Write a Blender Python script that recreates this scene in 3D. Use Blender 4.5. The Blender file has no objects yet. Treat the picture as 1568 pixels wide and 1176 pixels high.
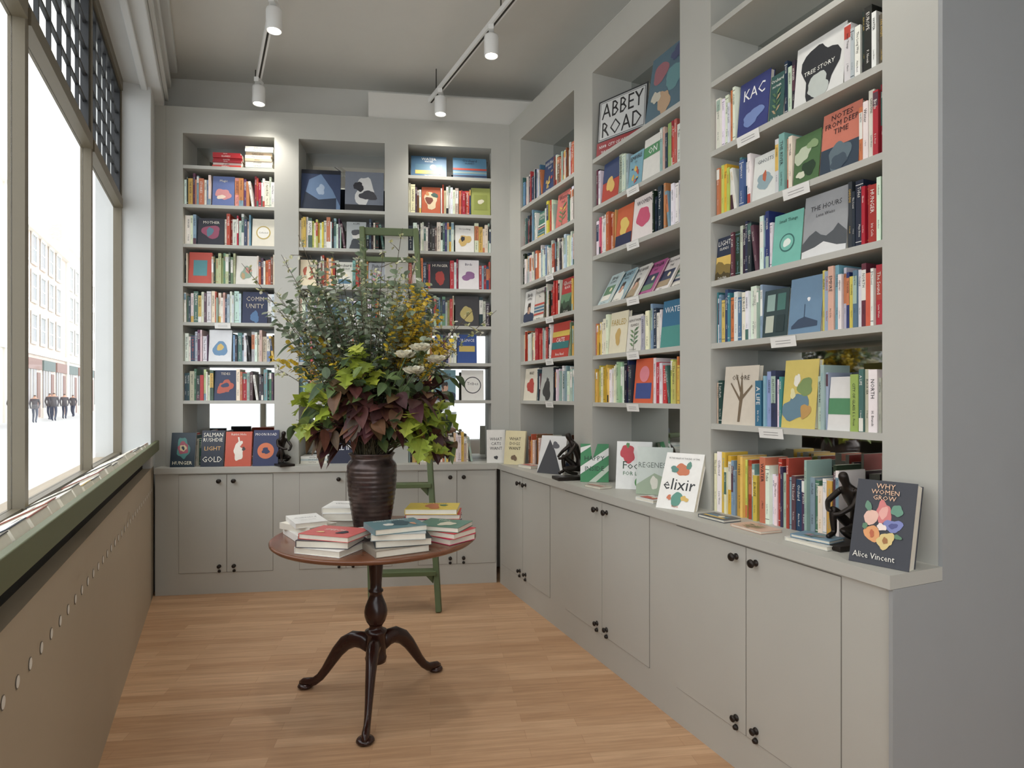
import bpy, math, random
from mathutils import Matrix, Vector
random.seed(7)
R=random
def lin(c):
    return tuple(((v/255)/12.92 if v/255<=0.04045 else ((v/255+0.055)/1.055)**2.4) for v in c)
# ------------------------------------------------------------------ builder
class MB:
    def __init__(s): s.V=[];s.F=[];s.C=[];s.M=[];s.S=[]
    def add(s,vs,fs,col,mat=0,mtx=None,smooth=False,cols=None):
        o=len(s.V)
        if mtx is not None: vs=[tuple(mtx@Vector(v)) for v in vs]
        s.V.extend(vs)
        for i,f in enumerate(fs):
            s.F.append(tuple(a+o for a in f)); s.C.append(cols[i] if cols else col); s.M.append(mat); s.S.append(smooth)
    def box(s,x0,x1,y0,y1,z0,z1,col=(1,1,1),mat=0,mtx=None,cols=None):
        vs=[(x0,y0,z0),(x1,y0,z0),(x1,y1,z0),(x0,y1,z0),(x0,y0,z1),(x1,y0,z1),(x1,y1,z1),(x0,y1,z1)]
        fs=[(0,3,2,1),(4,5,6,7),(0,1,5,4),(1,2,6,5),(2,3,7,6),(3,0,4,7)]
        s.add(vs,fs,col,mat,mtx,False,cols)
    def lathe(s,prof,c,seg=32,col=(1,1,1),mat=0,mtx=None,smooth=True):
        vs=[];fs=[]
        for r,z in prof:
            for i in range(seg):
                a=2*math.pi*i/seg; vs.append((c[0]+r*math.cos(a),c[1]+r*math.sin(a),c[2]+z))
        n=len(prof)
        for j in range(n-1):
            for i in range(seg):
                k=(i+1)%seg; fs.append((j*seg+i,j*seg+k,(j+1)*seg+k,(j+1)*seg+i))
        fs.append(tuple(reversed(range(seg)))); fs.append(tuple((n-1)*seg+i for i in range(seg)))
        s.add(vs,fs,col,mat,mtx,smooth)
    def tube(s,pts,rad,col=(1,1,1),mat=0,seg=6,sy=1.0,mtx=None):
        pts=[Vector(p) for p in pts]; n=len(pts); vs=[];fs=[]
        for j,p in enumerate(pts):
            t=(pts[min(j+1,n-1)]-pts[max(j-1,0)]).normalized()
            up=Vector((0,0,1)) if abs(t.z)<0.95 else Vector((1,0,0))
            a=t.cross(up).normalized(); b=t.cross(a).normalized()
            r=rad[j] if isinstance(rad,(list,tuple)) else rad
            for i in range(seg):
                an=2*math.pi*i/seg
                vs.append(tuple(p+a*math.cos(an)*r*sy+b*math.sin(an)*r))
        for j in range(n-1):
            for i in range(seg):
                k=(i+1)%seg; fs.append((j*seg+i,j*seg+k,(j+1)*seg+k,(j+1)*seg+i))
        fs.append(tuple(reversed(range(seg)))); fs.append(tuple((n-1)*seg+i for i in range(seg)))
        s.add(vs,fs,col,mat,mtx,True)
    def prism(s,poly,z0,z1,col=(1,1,1),mat=0,mtx=None):
        n=len(poly)
        vs=[(p[0],p[1],z0) for p in poly]+[(p[0],p[1],z1) for p in poly]
        fs=[tuple(reversed(range(n))),tuple(range(n,2*n))]
        for i in range(n):
            k=(i+1)%n; fs.append((i,k,n+k,n+i))
        s.add(vs,fs,col,mat,mtx)
    def obj(s,name,mats,bevel=0,parent=None):
        me=bpy.data.meshes.new(name); me.from_pydata(s.V,[],s.F); 
        for m in mats: me.materials.append(m)
        me.polygons.foreach_set('material_index',s.M)
        me.polygons.foreach_set('use_smooth',s.S)
        ca=me.color_attributes.new('Col','FLOAT_COLOR','CORNER')
        buf=[]
        for f,c in zip(s.F,s.C): buf.extend((c[0],c[1],c[2],1.0)*len(f))
        ca.data.foreach_set('color',buf)
        me.update()
        ob=bpy.data.objects.new(name,me); bpy.context.scene.collection.objects.link(ob)
        if bevel:
            b=ob.modifiers.new('bev','BEVEL'); b.width=bevel; b.segments=2; b.limit_method='ANGLE'; b.angle_limit=0.9
        if parent: ob.parent=parent
        return ob
# ------------------------------------------------------------------ materials
def newmat(n):
    m=bpy.data.materials.new(n); m.use_nodes=True; nt=m.node_tree; return m,nt,nt.nodes['Principled BSDF']
def paint(name,rgb,rough=0.55,var=0.03,bump=0.02,scale=6,metal=0):
    m,nt,b=newmat(name); c=lin(rgb)
    no=nt.nodes.new('ShaderNodeTexNoise'); no.inputs['Scale'].default_value=scale; no.inputs['Detail'].default_value=4
    tc=nt.nodes.new('ShaderNodeTexCoord'); nt.links.new(tc.outputs['Object'],no.inputs['Vector'])
    r=nt.nodes.new('ShaderNodeValToRGB')
    r.color_ramp.elements[0].color=(*[v*(1-var) for v in c],1); r.color_ramp.elements[1].color=(*[min(1,v*(1+var)) for v in c],1)
    nt.links.new(no.outputs['Fac'],r.inputs['Fac']); nt.links.new(r.outputs['Color'],b.inputs['Base Color'])
    b.inputs['Roughness'].default_value=rough; b.inputs['Metallic'].default_value=metal
    if bump:
        n2=nt.nodes.new('ShaderNodeTexNoise'); n2.inputs['Scale'].default_value=scale*30
        nt.links.new(tc.outputs['Object'],n2.inputs['Vector'])
        bp=nt.nodes.new('ShaderNodeBump'); bp.inputs['Strength'].default_value=bump; bp.inputs['Distance'].default_value=0.01
        nt.links.new(n2.outputs['Fac'],bp.inputs['Height']); nt.links.new(bp.outputs['Normal'],b.inputs['Normal'])
    return m
def attrmat(name,rough=0.5,trans=0,var=0.12,scale=40):
    m,nt,b=newmat(name)
    a=nt.nodes.new('ShaderNodeAttribute'); a.attribute_name='Col'
    no=nt.nodes.new('ShaderNodeTexNoise'); no.inputs['Scale'].default_value=scale
    tc=nt.nodes.new('ShaderNodeTexCoord'); nt.links.new(tc.outputs['Object'],no.inputs['Vector'])
    mr=nt.nodes.new('ShaderNodeMapRange'); mr.inputs['To Min'].default_value=1-var; mr.inputs['To Max'].default_value=1+var
    nt.links.new(no.outputs['Fac'],mr.inputs['Value'])
    mx=nt.nodes.new('ShaderNodeVectorMath'); mx.operation='SCALE'
    nt.links.new(a.outputs['Color'],mx.inputs[0]); nt.links.new(mr.outputs['Result'],mx.inputs['Scale'])
    nt.links.new(mx.outputs['Vector'],b.inputs['Base Color']); b.inputs['Roughness'].default_value=rough
    if trans:
        t=nt.nodes.new('ShaderNodeBsdfTranslucent'); nt.links.new(mx.outputs['Vector'],t.inputs['Color'])
        ms=nt.nodes.new('ShaderNodeMixShader'); ms.inputs[0].default_value=trans
        nt.links.new(b.outputs[0],ms.inputs[1]); nt.links.new(t.outputs[0],ms.inputs[2])
        nt.links.new(ms.outputs[0],nt.nodes['Material Output'].inputs['Surface'])
    return m
def emis(name,rgb,s):
    m,nt,b=newmat(name); b.inputs['Emission Color'].default_value=(*lin(rgb),1); b.inputs['Emission Strength'].default_value=s
    return m
M_joinery=paint('joinery_paint',(188,187,179),0.5)
M_wall=paint('wall_paint',(210,212,210),0.7)
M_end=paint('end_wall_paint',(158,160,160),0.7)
M_left=paint('radiator_panel_paint',(180,166,144),0.6)
M_ceil=paint('ceiling_paint',(216,214,207),0.8)
M_track=paint('track_dark',(60,57,52),0.9)  # dark colour of the track's slot strip and hangers
M_gapl=paint('door_gap',(118,112,103),0.9)
M_hole=paint('vent_hole_light',(232,228,220),0.9)
M_black=paint('recess_shade',(34,33,30),0.8)
M_olive=paint('olive_rail',(100,106,74),0.5)
M_frame=paint('window_frame_paint',(112,104,86),0.5)
M_lead=paint('lead_bars',(34,36,38),0.5)
M_bronze=paint('bronze',(48,42,38),0.35,metal=0.6)
M_white=paint('white_metal',(235,235,232),0.4)
M_green=paint('green_ladder_paint',(88,102,66),0.5,var=0.12)
M_book=attrmat('book_cloth',0.45,var=0.05)
M_leaf=attrmat('leaf',0.42,0.35,var=0.2,scale=60)
M_wood=paint('mahogany',(50,27,22),0.22,var=0.35,scale=14,bump=0)
M_top=paint('mahogany_top',(116,74,52),0.2,var=0.25,scale=10,bump=0)
M_bulb=emis('lamp_lens',(255,250,235),14)
M_facade=paint('pale_render',(222,218,208),0.8)
M_road=paint('pavement',(196,196,194),0.9)
M_win2=paint('dark_street_window',(132,140,148),0.3)
M_shop=paint('shopfront',(138,108,98),0.6)
M_awn=paint('shop_awning',(104,116,112),0.7)
M_brick,nt,b=newmat('street_brick')
tc=nt.nodes.new('ShaderNodeTexCoord'); bk=nt.nodes.new('ShaderNodeTexBrick'); mpb=nt.nodes.new('ShaderNodeMapping'); mpb.inputs['Rotation'].default_value=(math.radians(90),0,0)
nt.links.new(tc.outputs['Object'],mpb.inputs['Vector']); nt.links.new(mpb.outputs['Vector'],bk.inputs['Vector']); bk.inputs['Scale'].default_value=3
bk.inputs['Color1'].default_value=(*lin((206,190,176)),1); bk.inputs['Color2'].default_value=(*lin((196,176,160)),1); bk.inputs['Mortar'].default_value=(*lin((214,206,196)),1)
nt.links.new(bk.outputs['Color'],b.inputs['Base Color'])
M_mirror,nt,b=newmat('mirror_back'); b.inputs['Metallic'].default_value=1; b.inputs['Base Color'].default_value=(.60,.62,.61,1)
no=nt.nodes.new('ShaderNodeTexNoise'); no.inputs['Scale'].default_value=3
mr=nt.nodes.new('ShaderNodeMapRange'); mr.inputs['To Min'].default_value=.01; mr.inputs['To Max'].default_value=.05
nt.links.new(no.outputs['Fac'],mr.inputs['Value']); nt.links.new(mr.outputs['Result'],b.inputs['Roughness'])
M_glass,nt,b=newmat('window_glass')
tr=nt.nodes.new('ShaderNodeBsdfTransparent'); gl=nt.nodes.new('ShaderNodeBsdfGlossy'); gl.inputs['Roughness'].default_value=.02
ms=nt.nodes.new('ShaderNodeMixShader'); ms.inputs[0].default_value=.05
nt.links.new(tr.outputs[0],ms.inputs[1]); nt.links.new(gl.outputs[0],ms.inputs[2]); nt.links.new(ms.outputs[0],nt.nodes['Material Output'].inputs['Surface'])
M_vase,nt,b=newmat('brown_glaze')
tc=nt.nodes.new('ShaderNodeTexCoord'); no=nt.nodes.new('ShaderNodeTexNoise'); no.inputs['Scale'].default_value=16; no.inputs['Detail'].default_value=5
nt.links.new(tc.outputs['Object'],no.inputs['Vector']); r=nt.nodes.new('ShaderNodeValToRGB')
r.color_ramp.elements[0].position=.35; r.color_ramp.elements[0].color=(*lin((60,50,48)),1); r.color_ramp.elements[1].position=.75; r.color_ramp.elements[1].color=(*lin((96,80,74)),1)
nt.links.new(no.outputs['Fac'],r.inputs['Fac']); nt.links.new(r.outputs['Color'],b.inputs['Base Color']); b.inputs['Roughness'].default_value=.27; b.inputs['Metallic'].default_value=.45
bp=nt.nodes.new('ShaderNodeBump'); bp.inputs['Strength'].default_value=.12; bp.inputs['Distance'].default_value=.002
nt.links.new(no.outputs['Fac'],bp.inputs['Height']); nt.links.new(bp.outputs['Normal'],b.inputs['Normal'])
M_floor,nt,b=newmat('oak_floor')
tc=nt.nodes.new('ShaderNodeTexCoord'); mp=nt.nodes.new('ShaderNodeMapping'); mp.inputs['Rotation'].default_value=(0,0,math.radians(-7.5))
nt.links.new(tc.outputs['Object'],mp.inputs['Vector'])
bk=nt.nodes.new('ShaderNodeTexBrick'); bk.inputs['Scale'].default_value=1; bk.inputs['Brick Width'].default_value=.62; bk.inputs['Row Height'].default_value=.066
bk.inputs['Mortar Size'].default_value=.0006; bk.inputs['Mortar Smooth'].default_value=.3; bk.offset=.37; bk.inputs['Bias'].default_value=0
bk.inputs['Color1'].default_value=(*lin((208,170,134)),1); bk.inputs['Color2'].default_value=(*lin((188,148,112)),1); bk.inputs['Mortar'].default_value=(*lin((160,120,88)),1)
nt.links.new(mp.outputs['Vector'],bk.inputs['Vector'])
mp2=nt.nodes.new('ShaderNodeMapping'); mp2.inputs['Scale'].default_value=(1.6,26,1); nt.links.new(mp.outputs['Vector'],mp2.inputs['Vector'])
no=nt.nodes.new('ShaderNodeTexNoise'); no.inputs['Scale'].default_value=2; no.inputs['Detail'].default_value=9; no.inputs['Roughness'].default_value=.62; nt.links.new(mp2.outputs['Vector'],no.inputs['Vector'])
r=nt.nodes.new('ShaderNodeValToRGB'); r.color_ramp.elements[0].position=.3; r.color_ramp.elements[0].color=(.76,.73,.70,1); r.color_ramp.elements[1].position=.68; r.color_ramp.elements[1].color=(1.06,1.06,1.06,1)
nt.links.new(no.outputs['Fac'],r.inputs['Fac'])
mx=nt.nodes.new('ShaderNodeMix'); mx.data_type='RGBA'; mx.blend_type='MULTIPLY'; mx.inputs[0].default_value=1
nt.links.new(bk.outputs['Color'],mx.inputs[6]); nt.links.new(r.outputs['Color'],mx.inputs[7]); nt.links.new(mx.outputs[2],b.inputs['Base Color']); b.inputs['Roughness'].default_value=.42
# ------------------------------------------------------------------ frames
def frame(o,u):
    u=Vector((u[0],u[1],0)).normalized(); w=Vector((-u.y,u.x,0))
    return Matrix(((u.x,w.x,0,o[0]),(u.y,w.y,0,o[1]),(0,0,1,0),(0,0,0,1)))
FB=frame((-2.50,4.482),(1,.128))
RF0=Vector((-.02,4.80)); RF1=Vector((1.27,1.83))
FR=frame(RF0,RF1-RF0); FRlen=(RF1-RF0).length
Eu=Vector((.9172,.3984))
A=Vector((-2.50,4.33)); Bc=Vector((-.108,4.65)); Cc=RF1-Eu*.23
CB=frame(A,Bc-A); CR=frame(Bc,Cc-Bc); CBl=(Bc-A).length; CRl=(Cc-Bc).length
EN=frame(Cc,Eu)
LW=frame((-.45,0),(-.475,1))
def P(f,x,y,z=0): 
    v=f@Vector((x,y,z)); return (v.x,v.y,v.z)
CT=.897; TOP=3.5; OPEN=3.31; CEIL=3.85; DEP=.28
# ------------------------------------------------------------------ room
footprint=[P(LW,-3,.30)[:2],(2.9,-2.9),(2.9,2.6),(1.5,5.75),P(LW,5.45,.30)[:2]]
m=MB(); m.prism(footprint,-.12,0); m.obj('floor',[M_floor])
m=MB(); m.prism(footprint,CEIL,CEIL+.12); m.obj('ceiling',[M_ceil])
m=MB(); m.box(-.30,3.2,DEP+.03,DEP+.15,0,CEIL,mtx=FB); m.obj('wall_back',[M_ceil])
m=MB(); m.box(-.6,FRlen-.02,DEP+.03,DEP+.15,0,CEIL,mtx=FR); m.obj('wall_right',[M_ceil])
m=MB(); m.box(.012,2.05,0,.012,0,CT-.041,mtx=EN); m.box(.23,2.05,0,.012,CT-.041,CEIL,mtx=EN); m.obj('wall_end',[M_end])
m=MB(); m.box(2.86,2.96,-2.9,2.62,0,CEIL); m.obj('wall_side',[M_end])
m=MB(); m.box(.62,2.9,-2.98,-2.9,0,.5); m.box(.62,2.9,-2.98,-2.9,3.3,CEIL)  # unseen wall, added for the mirrors to reflect; openings keep fill light
for x in (.62,1.5,2.75): m.box(x,x+.12,-2.98,-2.9,.5,3.3)
m.obj('unseen_rear_wall',[M_wall])
LX0=-2.9; LX1=4.86
m=MB(); m.box(LX0,LX1,0,.06,0,.91,mtx=LW); m.box(LX0,5.3,.22,.32,-.1,1.0,mtx=LW)
for hx in [0.6+.105*i for i in range(40)]:
    v=[];n=16
    for i in range(n):
        a=2*math.pi*i/n; v.append((hx+.014*math.cos(a),-.0015,.758+.014*math.sin(a)))
    m.add(v,[tuple(range(n))],(0,0,0),1,LW)  # pale disc: light showing through the hole, painted on
    v=[]
    for i in range(n):
        a=2*math.pi*i/n; v.append((hx-.001+.0165*math.cos(a),-.0008,.758+.0165*math.sin(a)))
    m.add(v,[tuple(range(n))],(0,0,0),2,LW)
m.obj('wall_left',[M_left,M_hole,M_gapl])
m=MB(); m.box(LX0,LX1,.05,.07,.905,1.03,mtx=LW,mat=0); m.obj('ledge_gap_shade',[M_black])  # near-black strip paints the shade in the gap under the ledge
m=MB(); m.box(-.085,-.001,.0,.10,.0,TOP,mtx=FB); m.obj('trim_2',[M_joinery])
m=MB()
m.box(LX0,LX1-.02,-.035,-.012,1.02,1.09,mtx=LW)
m.box(LX0,LX1-.02,-.012,.03,1.02,1.035,mtx=LW)
vs=[(LX0,-.012,1.075),(LX1-.02,-.012,1.075),(LX1-.02,.165,.99),(LX0,.165,.99)]
m.add(vs+[(a,b_,c-.012) for a,b_,c in vs],[(0,1,2,3),(7,6,5,4),(0,4,5,1),(2,6,7,3)],(1,1,1),1,LW)
m.box(LX0,4.66,.165,.24,.97,1.0,mtx=LW,mat=1)
m.obj('window_display_ledge',[M_olive,M_wall],bevel=.003)
m=MB(); m.box(4.66,5.3,.0,.32,0,CEIL,mtx=LW); m.obj('wall_pier',[M_wall],bevel=.004)
m=MB(); m.box(LX0,5.0,-.06,.34,3.5,CEIL,mtx=LW); m.box(LX0,5.0,-.085,-.06,3.56,3.60,mtx=LW); m.box(LX0,5.0,-.10,-.06,3.66,3.72,mtx=LW); m.box(LX0,5.0,-.14,-.06,3.78,CEIL,mtx=LW)
m.box(LX0,5.0,.02,.06,3.47,3.5,mtx=LW)
m.obj('trim_beam',[M_wall],bevel=.006)
m=MB(); m.box(1.43,2.75,.02,DEP+.03,TOP+.005,TOP+.20,mtx=FB); m.obj('trim_boxing',[M_ceil])
# windows
posts=[-2.36,-1.18,0.02,1.2,2.373,3.567,4.66]
for i in range(6):
    a,c=posts[i],posts[i+1]; m=MB(); Y=.18
    if i==0: m.box(a-.02,a+.02,Y-.01,Y+.03,1.0,3.5,mtx=LW)
    e=.02 if i<5 else 0
    m.box(c-.022,c+e,Y-.012,Y+.035,1.0,3.5,mtx=LW)
    m.box(a+.02,c-.022,Y-.005,Y+.035,1.0,1.03,mtx=LW)
    m.box(a+.02,c-.022,Y-.02,Y+.035,2.65,2.71,mtx=LW)
    m.box(a+.02,c-.022,Y-.02,Y+.035,3.43,3.5,mtx=LW)
    for (x0,x1) in ((a+.02,a+.05),(c-.052,c-.022)): m.box(x0,x1,Y-.005,Y+.03,2.71,3.43,mtx=LW,mat=1)
    m.box(a+.05,c-.052,Y-.005,Y+.03,2.71,2.745,mtx=LW,mat=1); m.box(a+.05,c-.052,Y-.005,Y+.03,3.40,3.43,mtx=LW,mat=1)
    n=6
    for k in range(1,n):
        x=a+.05+(c-a-.102)*k/n; m.box(x-.007,x+.007,Y+.004,Y+.02,2.745,3.40,mtx=LW,mat=1)
    for k in range(1,5):
        z=2.745+.655*k/5; m.box(a+.05,c-.052,Y+.005,Y+.019,z-.007,z+.007,mtx=LW,mat=1)
    m.box(a+.02,c-.022,Y+.022,Y+.026,1.03,2.65,mtx=LW,mat=2)
    m.obj('window_%d'%(i+1),[M_frame,M_lead,M_glass])
# ------------------------------------------------------------------ bookcases
SH=[3.08,2.797,2.508,2.224,1.94,1.656,1.37]
def bookcase(f,L,bays,shelves,name,x0=0):
    m=MB(); edges=[x0]
    for a,c in bays: edges+= [a,c]
    edges.append(L)
    for i in range(0,len(edges),2): m.box(edges[i],edges[i+1],0,DEP,CT,OPEN,mtx=f)
    m.box(x0,L,.0,DEP,OPEN,TOP,mtx=f)
    for (a,c),sh in zip(bays,shelves):
        m.box(a,c,DEP-.005,DEP+.02,CT,OPEN,mtx=f,mat=1)
        for z in sh: m.box(a,c,.003,DEP-.004,z-.024,z,mtx=f)
    m.box(0,L,DEP+.02,DEP+.028,CT,TOP,mtx=f)
    return m.obj(name,[M_joinery,M_mirror])
BB=[(.115,.752),(.926,1.553),(1.727,2.359)]
shB=[SH,SH[1:],SH]
bookcase(FB,2.50,BB,shB,'bookcase')
RB=[(.208,1.02),(1.24,2.04),(2.25,3.05)]
S3=[3.03,2.785,2.48,2.19,1.907,1.633,1.28]
shR=[SH[1:],[2.797,2.514,2.225,1.93,1.64,1.365],S3]
bookcase(FR,FRlen-.0125,RB,shR,'bookcase.001')
# ------------------------------------------------------------------ counter + cabinets
def isect(p,d,q,e):
    t=((q.x-p.x)*e.y-(q.y-p.y)*e.x)/(d.x*e.y-d.y*e.x); return p+d*t
bp0=Vector(P(FB,0,DEP+.02)[:2]); rp0=Vector(P(FR,0,DEP+.02)[:2])
ub=Vector((1,.128)); ur=(RF1-RF0)
cor=isect(bp0,ub,rp0,ur); left=Vector(P(FB,-.06,DEP+.02)[:2])
poly=[A,Bc,Cc,P(EN,.2295,0)[:2],P(EN,.2295,.0135)[:2],P(EN,.50,.0135)[:2],cor,left]
m=MB(); m.prism([tuple(p) for p in poly],CT-.04,CT); m.obj('countertop',[M_joinery])
def cab(f,L,doors,name,back):
    m=MB(); m.box(0,L,.02,back,0,CT-.041,mtx=f)
    for grp in doors:
        for a,c in zip(grp[:-1],grp[1:]):
            m.box(a,c,.0185,.021,.15,.847,mtx=f,mat=1)  # darker strip behind the door paints the shadow gap around it
            m.box(a+.0022,c-.0022,.0165,.0186,.1525,.8445,mtx=f)
        mid=grp[1]
        for s in (-1,1):
            for z in (.80,.195):
                c=P(f,mid+s*.05,.0165,z); d=f.to_3x3()@Vector((0,-1,0))
                Mx=Matrix.Translation(c)@Vector((0,0,1)).rotation_difference(d).to_matrix().to_4x4()
                if z>.5: m.lathe([(.012,0),(.012,.003),(.006,.005),(.005,.014),(.012,.018),(.016,.024),(.014,.030),(.007,.033)],(0,0,0),16,mat=2,mtx=Mx)
                else:
                    m.lathe([(.013,0),(.013,.003),(.006,.005),(.006,.010),(.011,.014),(.013,.02),(.010,.024),(.004,.026)],(0,0,0),16,mat=2,mtx=Mx)
                    Mz=Matrix.Translation(Vector(c)+Vector((0,0,-.035)))@Vector((0,0,1)).rotation_difference(d).to_matrix().to_4x4()
                    m.lathe([(.011,0),(.011,.003),(.008,.012),(.003,.014)],(0,0,0),14,mat=2,mtx=Mz)
    return m.obj(name,[M_joinery,M_gapl,M_bronze])
cab(CB,CBl-.006,[(.156,.479,.795),(.975,1.305,1.635),(1.823,2.11,2.40)],'base_cabinet',.28)
cab(CR,CRl-.0135,[(.035,.447,.877),(1.085,1.515,1.944),(2.144,2.56,2.964)],'base_cabinet.001',.12)
# ------------------------------------------------------------------ text cache
TXT={}
def textmesh(s):
    if s in TXT: return TXT[s]
    cu=bpy.data.curves.new('t','FONT'); cu.body=s; cu.size=1; cu.resolution_u=1; cu.align_x='LEFT'
    ob=bpy.data.objects.new('t',cu); bpy.context.scene.collection.objects.link(ob)
    me=bpy.data.meshes.new_from_object(ob.evaluated_get(bpy.context.evaluated_depsgraph_get()))
    vs=[(v.co.x,v.co.y) for v in me.vertices]; fs=[tuple(p.vertices) for p in me.polygons]
    bpy.data.objects.remove(ob); bpy.data.curves.remove(cu); bpy.data.meshes.remove(me)
    if not vs: TXT[s]=([],[],1,1); return TXT[s]
    x0=min(v[0] for v in vs);x1=max(v[0] for v in vs);y0=min(v[1] for v in vs);y1=max(v[1] for v in vs)
    TXT[s]=([(v[0]-x0,v[1]-y0) for v in vs],fs,x1-x0,y1-y0); return TXT[s]
def ftext(m,s,cx,cz,w,hmax,col,y,mtx,stretch=1.0):
    vs,fs,W,H=textmesh(s)
    if not vs: return
    k=min(w/W,hmax/H); kz=min(hmax/H,k*stretch)
    m.add([(cx+(v[0]-W/2)*k,y,cz+(v[1]-H/2)*kz) for v in vs],fs,col,0,mtx)
def stext(m,s,cx,ztop,length,hmax,col,y,mtx):
    vs,fs,W,H=textmesh(s)
    if not vs: return
    k=min(length/W,hmax/H)
    m.add([(cx+(v[1]-H/2)*k,y,ztop-v[0]*k) for v in vs],fs,col,0,mtx)
WORDS=["THE RIVER","NORTH","Salt Path","GARDENS","ALMOST HOME","Winter","A LIFE","ISLANDS","The Hours","BLACK SEA","Orchard","MOTHER","Wild Places","EMPIRE","LIGHT","The Sound","MEMORY","Ghosts","CITY OF GLASS","Small Things","WATER","Tides","HUNGER","On Looking","STORIES","Collected","ANIMALS","The Long Way","EUROPE","Birds"]
AUTH=["Anna Reed","J. Marsh","Tom Hale","E. L. Frost","Maya Stone","P. Novak","Iris Cole","Sam Okoro","Lena Weiss","H. Brandt"]
PAL={
'mix':[(186,72,60),(235,232,222),(50,66,96),(222,184,96),(76,112,104),(240,238,230),(36,36,40),(130,160,175),(204,126,84),(230,225,210),(92,60,72),(168,190,174),(244,242,236)],
'red':[(178,44,50),(196,66,58),(228,224,214),(152,38,46),(206,110,80),(240,236,226),(180,40,48)],
'pale':[(240,238,230),(228,224,210),(212,222,226),(236,230,214),(196,206,204),(245,244,240),(158,174,188),(214,190,160)],
'dark':[(34,34,38),(42,50,66),(52,44,42),(32,46,50),(68,64,66),(206,202,190),(110,100,92)],
'blue':[(66,100,142),(46,66,102),(134,170,192),(230,232,232),(76,126,142),(34,46,70),(236,234,226)],
'green':[(64,96,76),(118,146,108),(190,198,158),(44,66,54),(236,234,222),(156,170,100),(200,190,160)],
'yellow':[(226,196,74),(234,214,116),(238,236,220),(212,172,70),(196,202,98),(236,232,210)],
'orange':[(214,116,68),(226,156,98),(240,230,214),(190,92,64),(124,74,54),(236,226,206)],
'pink':[(210,80,130),(226,146,156),(240,232,230),(186,64,96),(116,72,116),(238,234,228)],
}
CREAM=lin((236,230,214))
def contrast(c):
    l=.3*c[0]+.6*c[1]+.1*c[2]
    return lin((245,243,235)) if l<.30 else lin((48,46,50))
def spinebook(m,f,x,y,z,w,h,d,col,lean=0):
    mt=f@Matrix.Translation((x,y,z))
    if lean: mt=mt@Matrix.Rotation(lean,4,'Y')
    c=col; m.box(0,w,0,d,0,h,mtx=mt,cols=[c,CREAM,c,c,CREAM,c])
    tc=contrast(c) if R.random()<.8 else lin(R.choice([(220,184,90),(204,90,76),(130,174,184)]))
    q=R.random()
    if q<.18:
        b2=lin(R.choice(PAL['mix'])); z0=R.choice([0,h*.75]); m.box(0.0003,w-.0003,-.0006,0,z0+.002,z0+h*.22,mtx=mt,col=b2)
    elif q<.32:
        b2=lin(R.choice(PAL['mix'])); m.box(0.0003,w-.0003,-.0006,0,h*.42,h*.9,mtx=mt,col=b2); tc=contrast(b2)
    elif q<.5:
        for zz in (.08,.93): m.box(0.0003,w-.0003,-.0006,0,h*zz,h*zz+.002,mtx=mt,col=tc)
    if w>.010:
        stext(m,R.choice(WORDS),w/2,h*R.uniform(.92,.84),h*R.uniform(.42,.52),w*R.uniform(.38,.6),tc,-.0012,mt)
        stext(m,R.choice(AUTH),w/2,h*.34,h*.24,w*.3,tc,-.0012,mt)
def blobpts(cx,cz,r,w,h,seed):
    rr=random.Random(seed); ph=[rr.uniform(0,6.28) for _ in range(4)]; am=[rr.uniform(.05,.22),rr.uniform(.03,.16),rr.uniform(.02,.12),rr.uniform(0,.06)]; sx=rr.uniform(.7,1.25)
    out=[];n=26
    for i in range(n):
        a=2*math.pi*i/n; q=r*w*(1+am[0]*math.sin(2*a+ph[0])+am[1]*math.sin(3*a+ph[1])+am[2]*math.sin(5*a+ph[2])+am[3]*math.sin(9*a+ph[3]))
        out.append((cx*w+q*math.cos(a)*sx,cz*h+q*math.sin(a)/sx))
    return out
def art(m,mt,w,h,bg,items,y=-.001):
    for k,it in enumerate(items):
        yy=y-.0003*k
        if it[0]=='c':
            _,cx,cz,r,col=it; n=24
            m.add([(cx*w+r*w*math.cos(2*math.pi*i/n),yy,cz*h+r*w*math.sin(2*math.pi*i/n)) for i in range(n)],[tuple(range(n))],lin(col),0,mt)
        elif it[0]=='b':
            _,cx,cz,r,col=it; pts=blobpts(cx,cz,r,w,h,int(cx*977+cz*3571+r*9973+sum(col)))
            pts=[(min(w,max(0,a)),min(h,max(0,b_))) for a,b_ in pts]
            m.add([(a,yy,b_) for a,b_ in pts],[tuple(range(len(pts)))],lin(col),0,mt)
        elif it[0]=='r':
            _,x0,z0,x1,z1,col=it; m.add([(x0*w,yy,z0*h),(x1*w,yy,z0*h),(x1*w,yy,z1*h),(x0*w,yy,z1*h)],[(0,1,2,3)],lin(col),0,mt)
        elif it[0]=='p':
            m.add([(px*w,yy,pz*h) for px,pz in it[1]],[tuple(range(len(it[1])))],lin(it[2]),0,mt)
        elif it[0]=='t':
            _,s,cx,cz,ww,hh,col=it; ftext(m,s,cx*w,cz*h,ww*w,hh*h,lin(col),yy,mt,1.7 if hh>.2 else 1.15)
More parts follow.
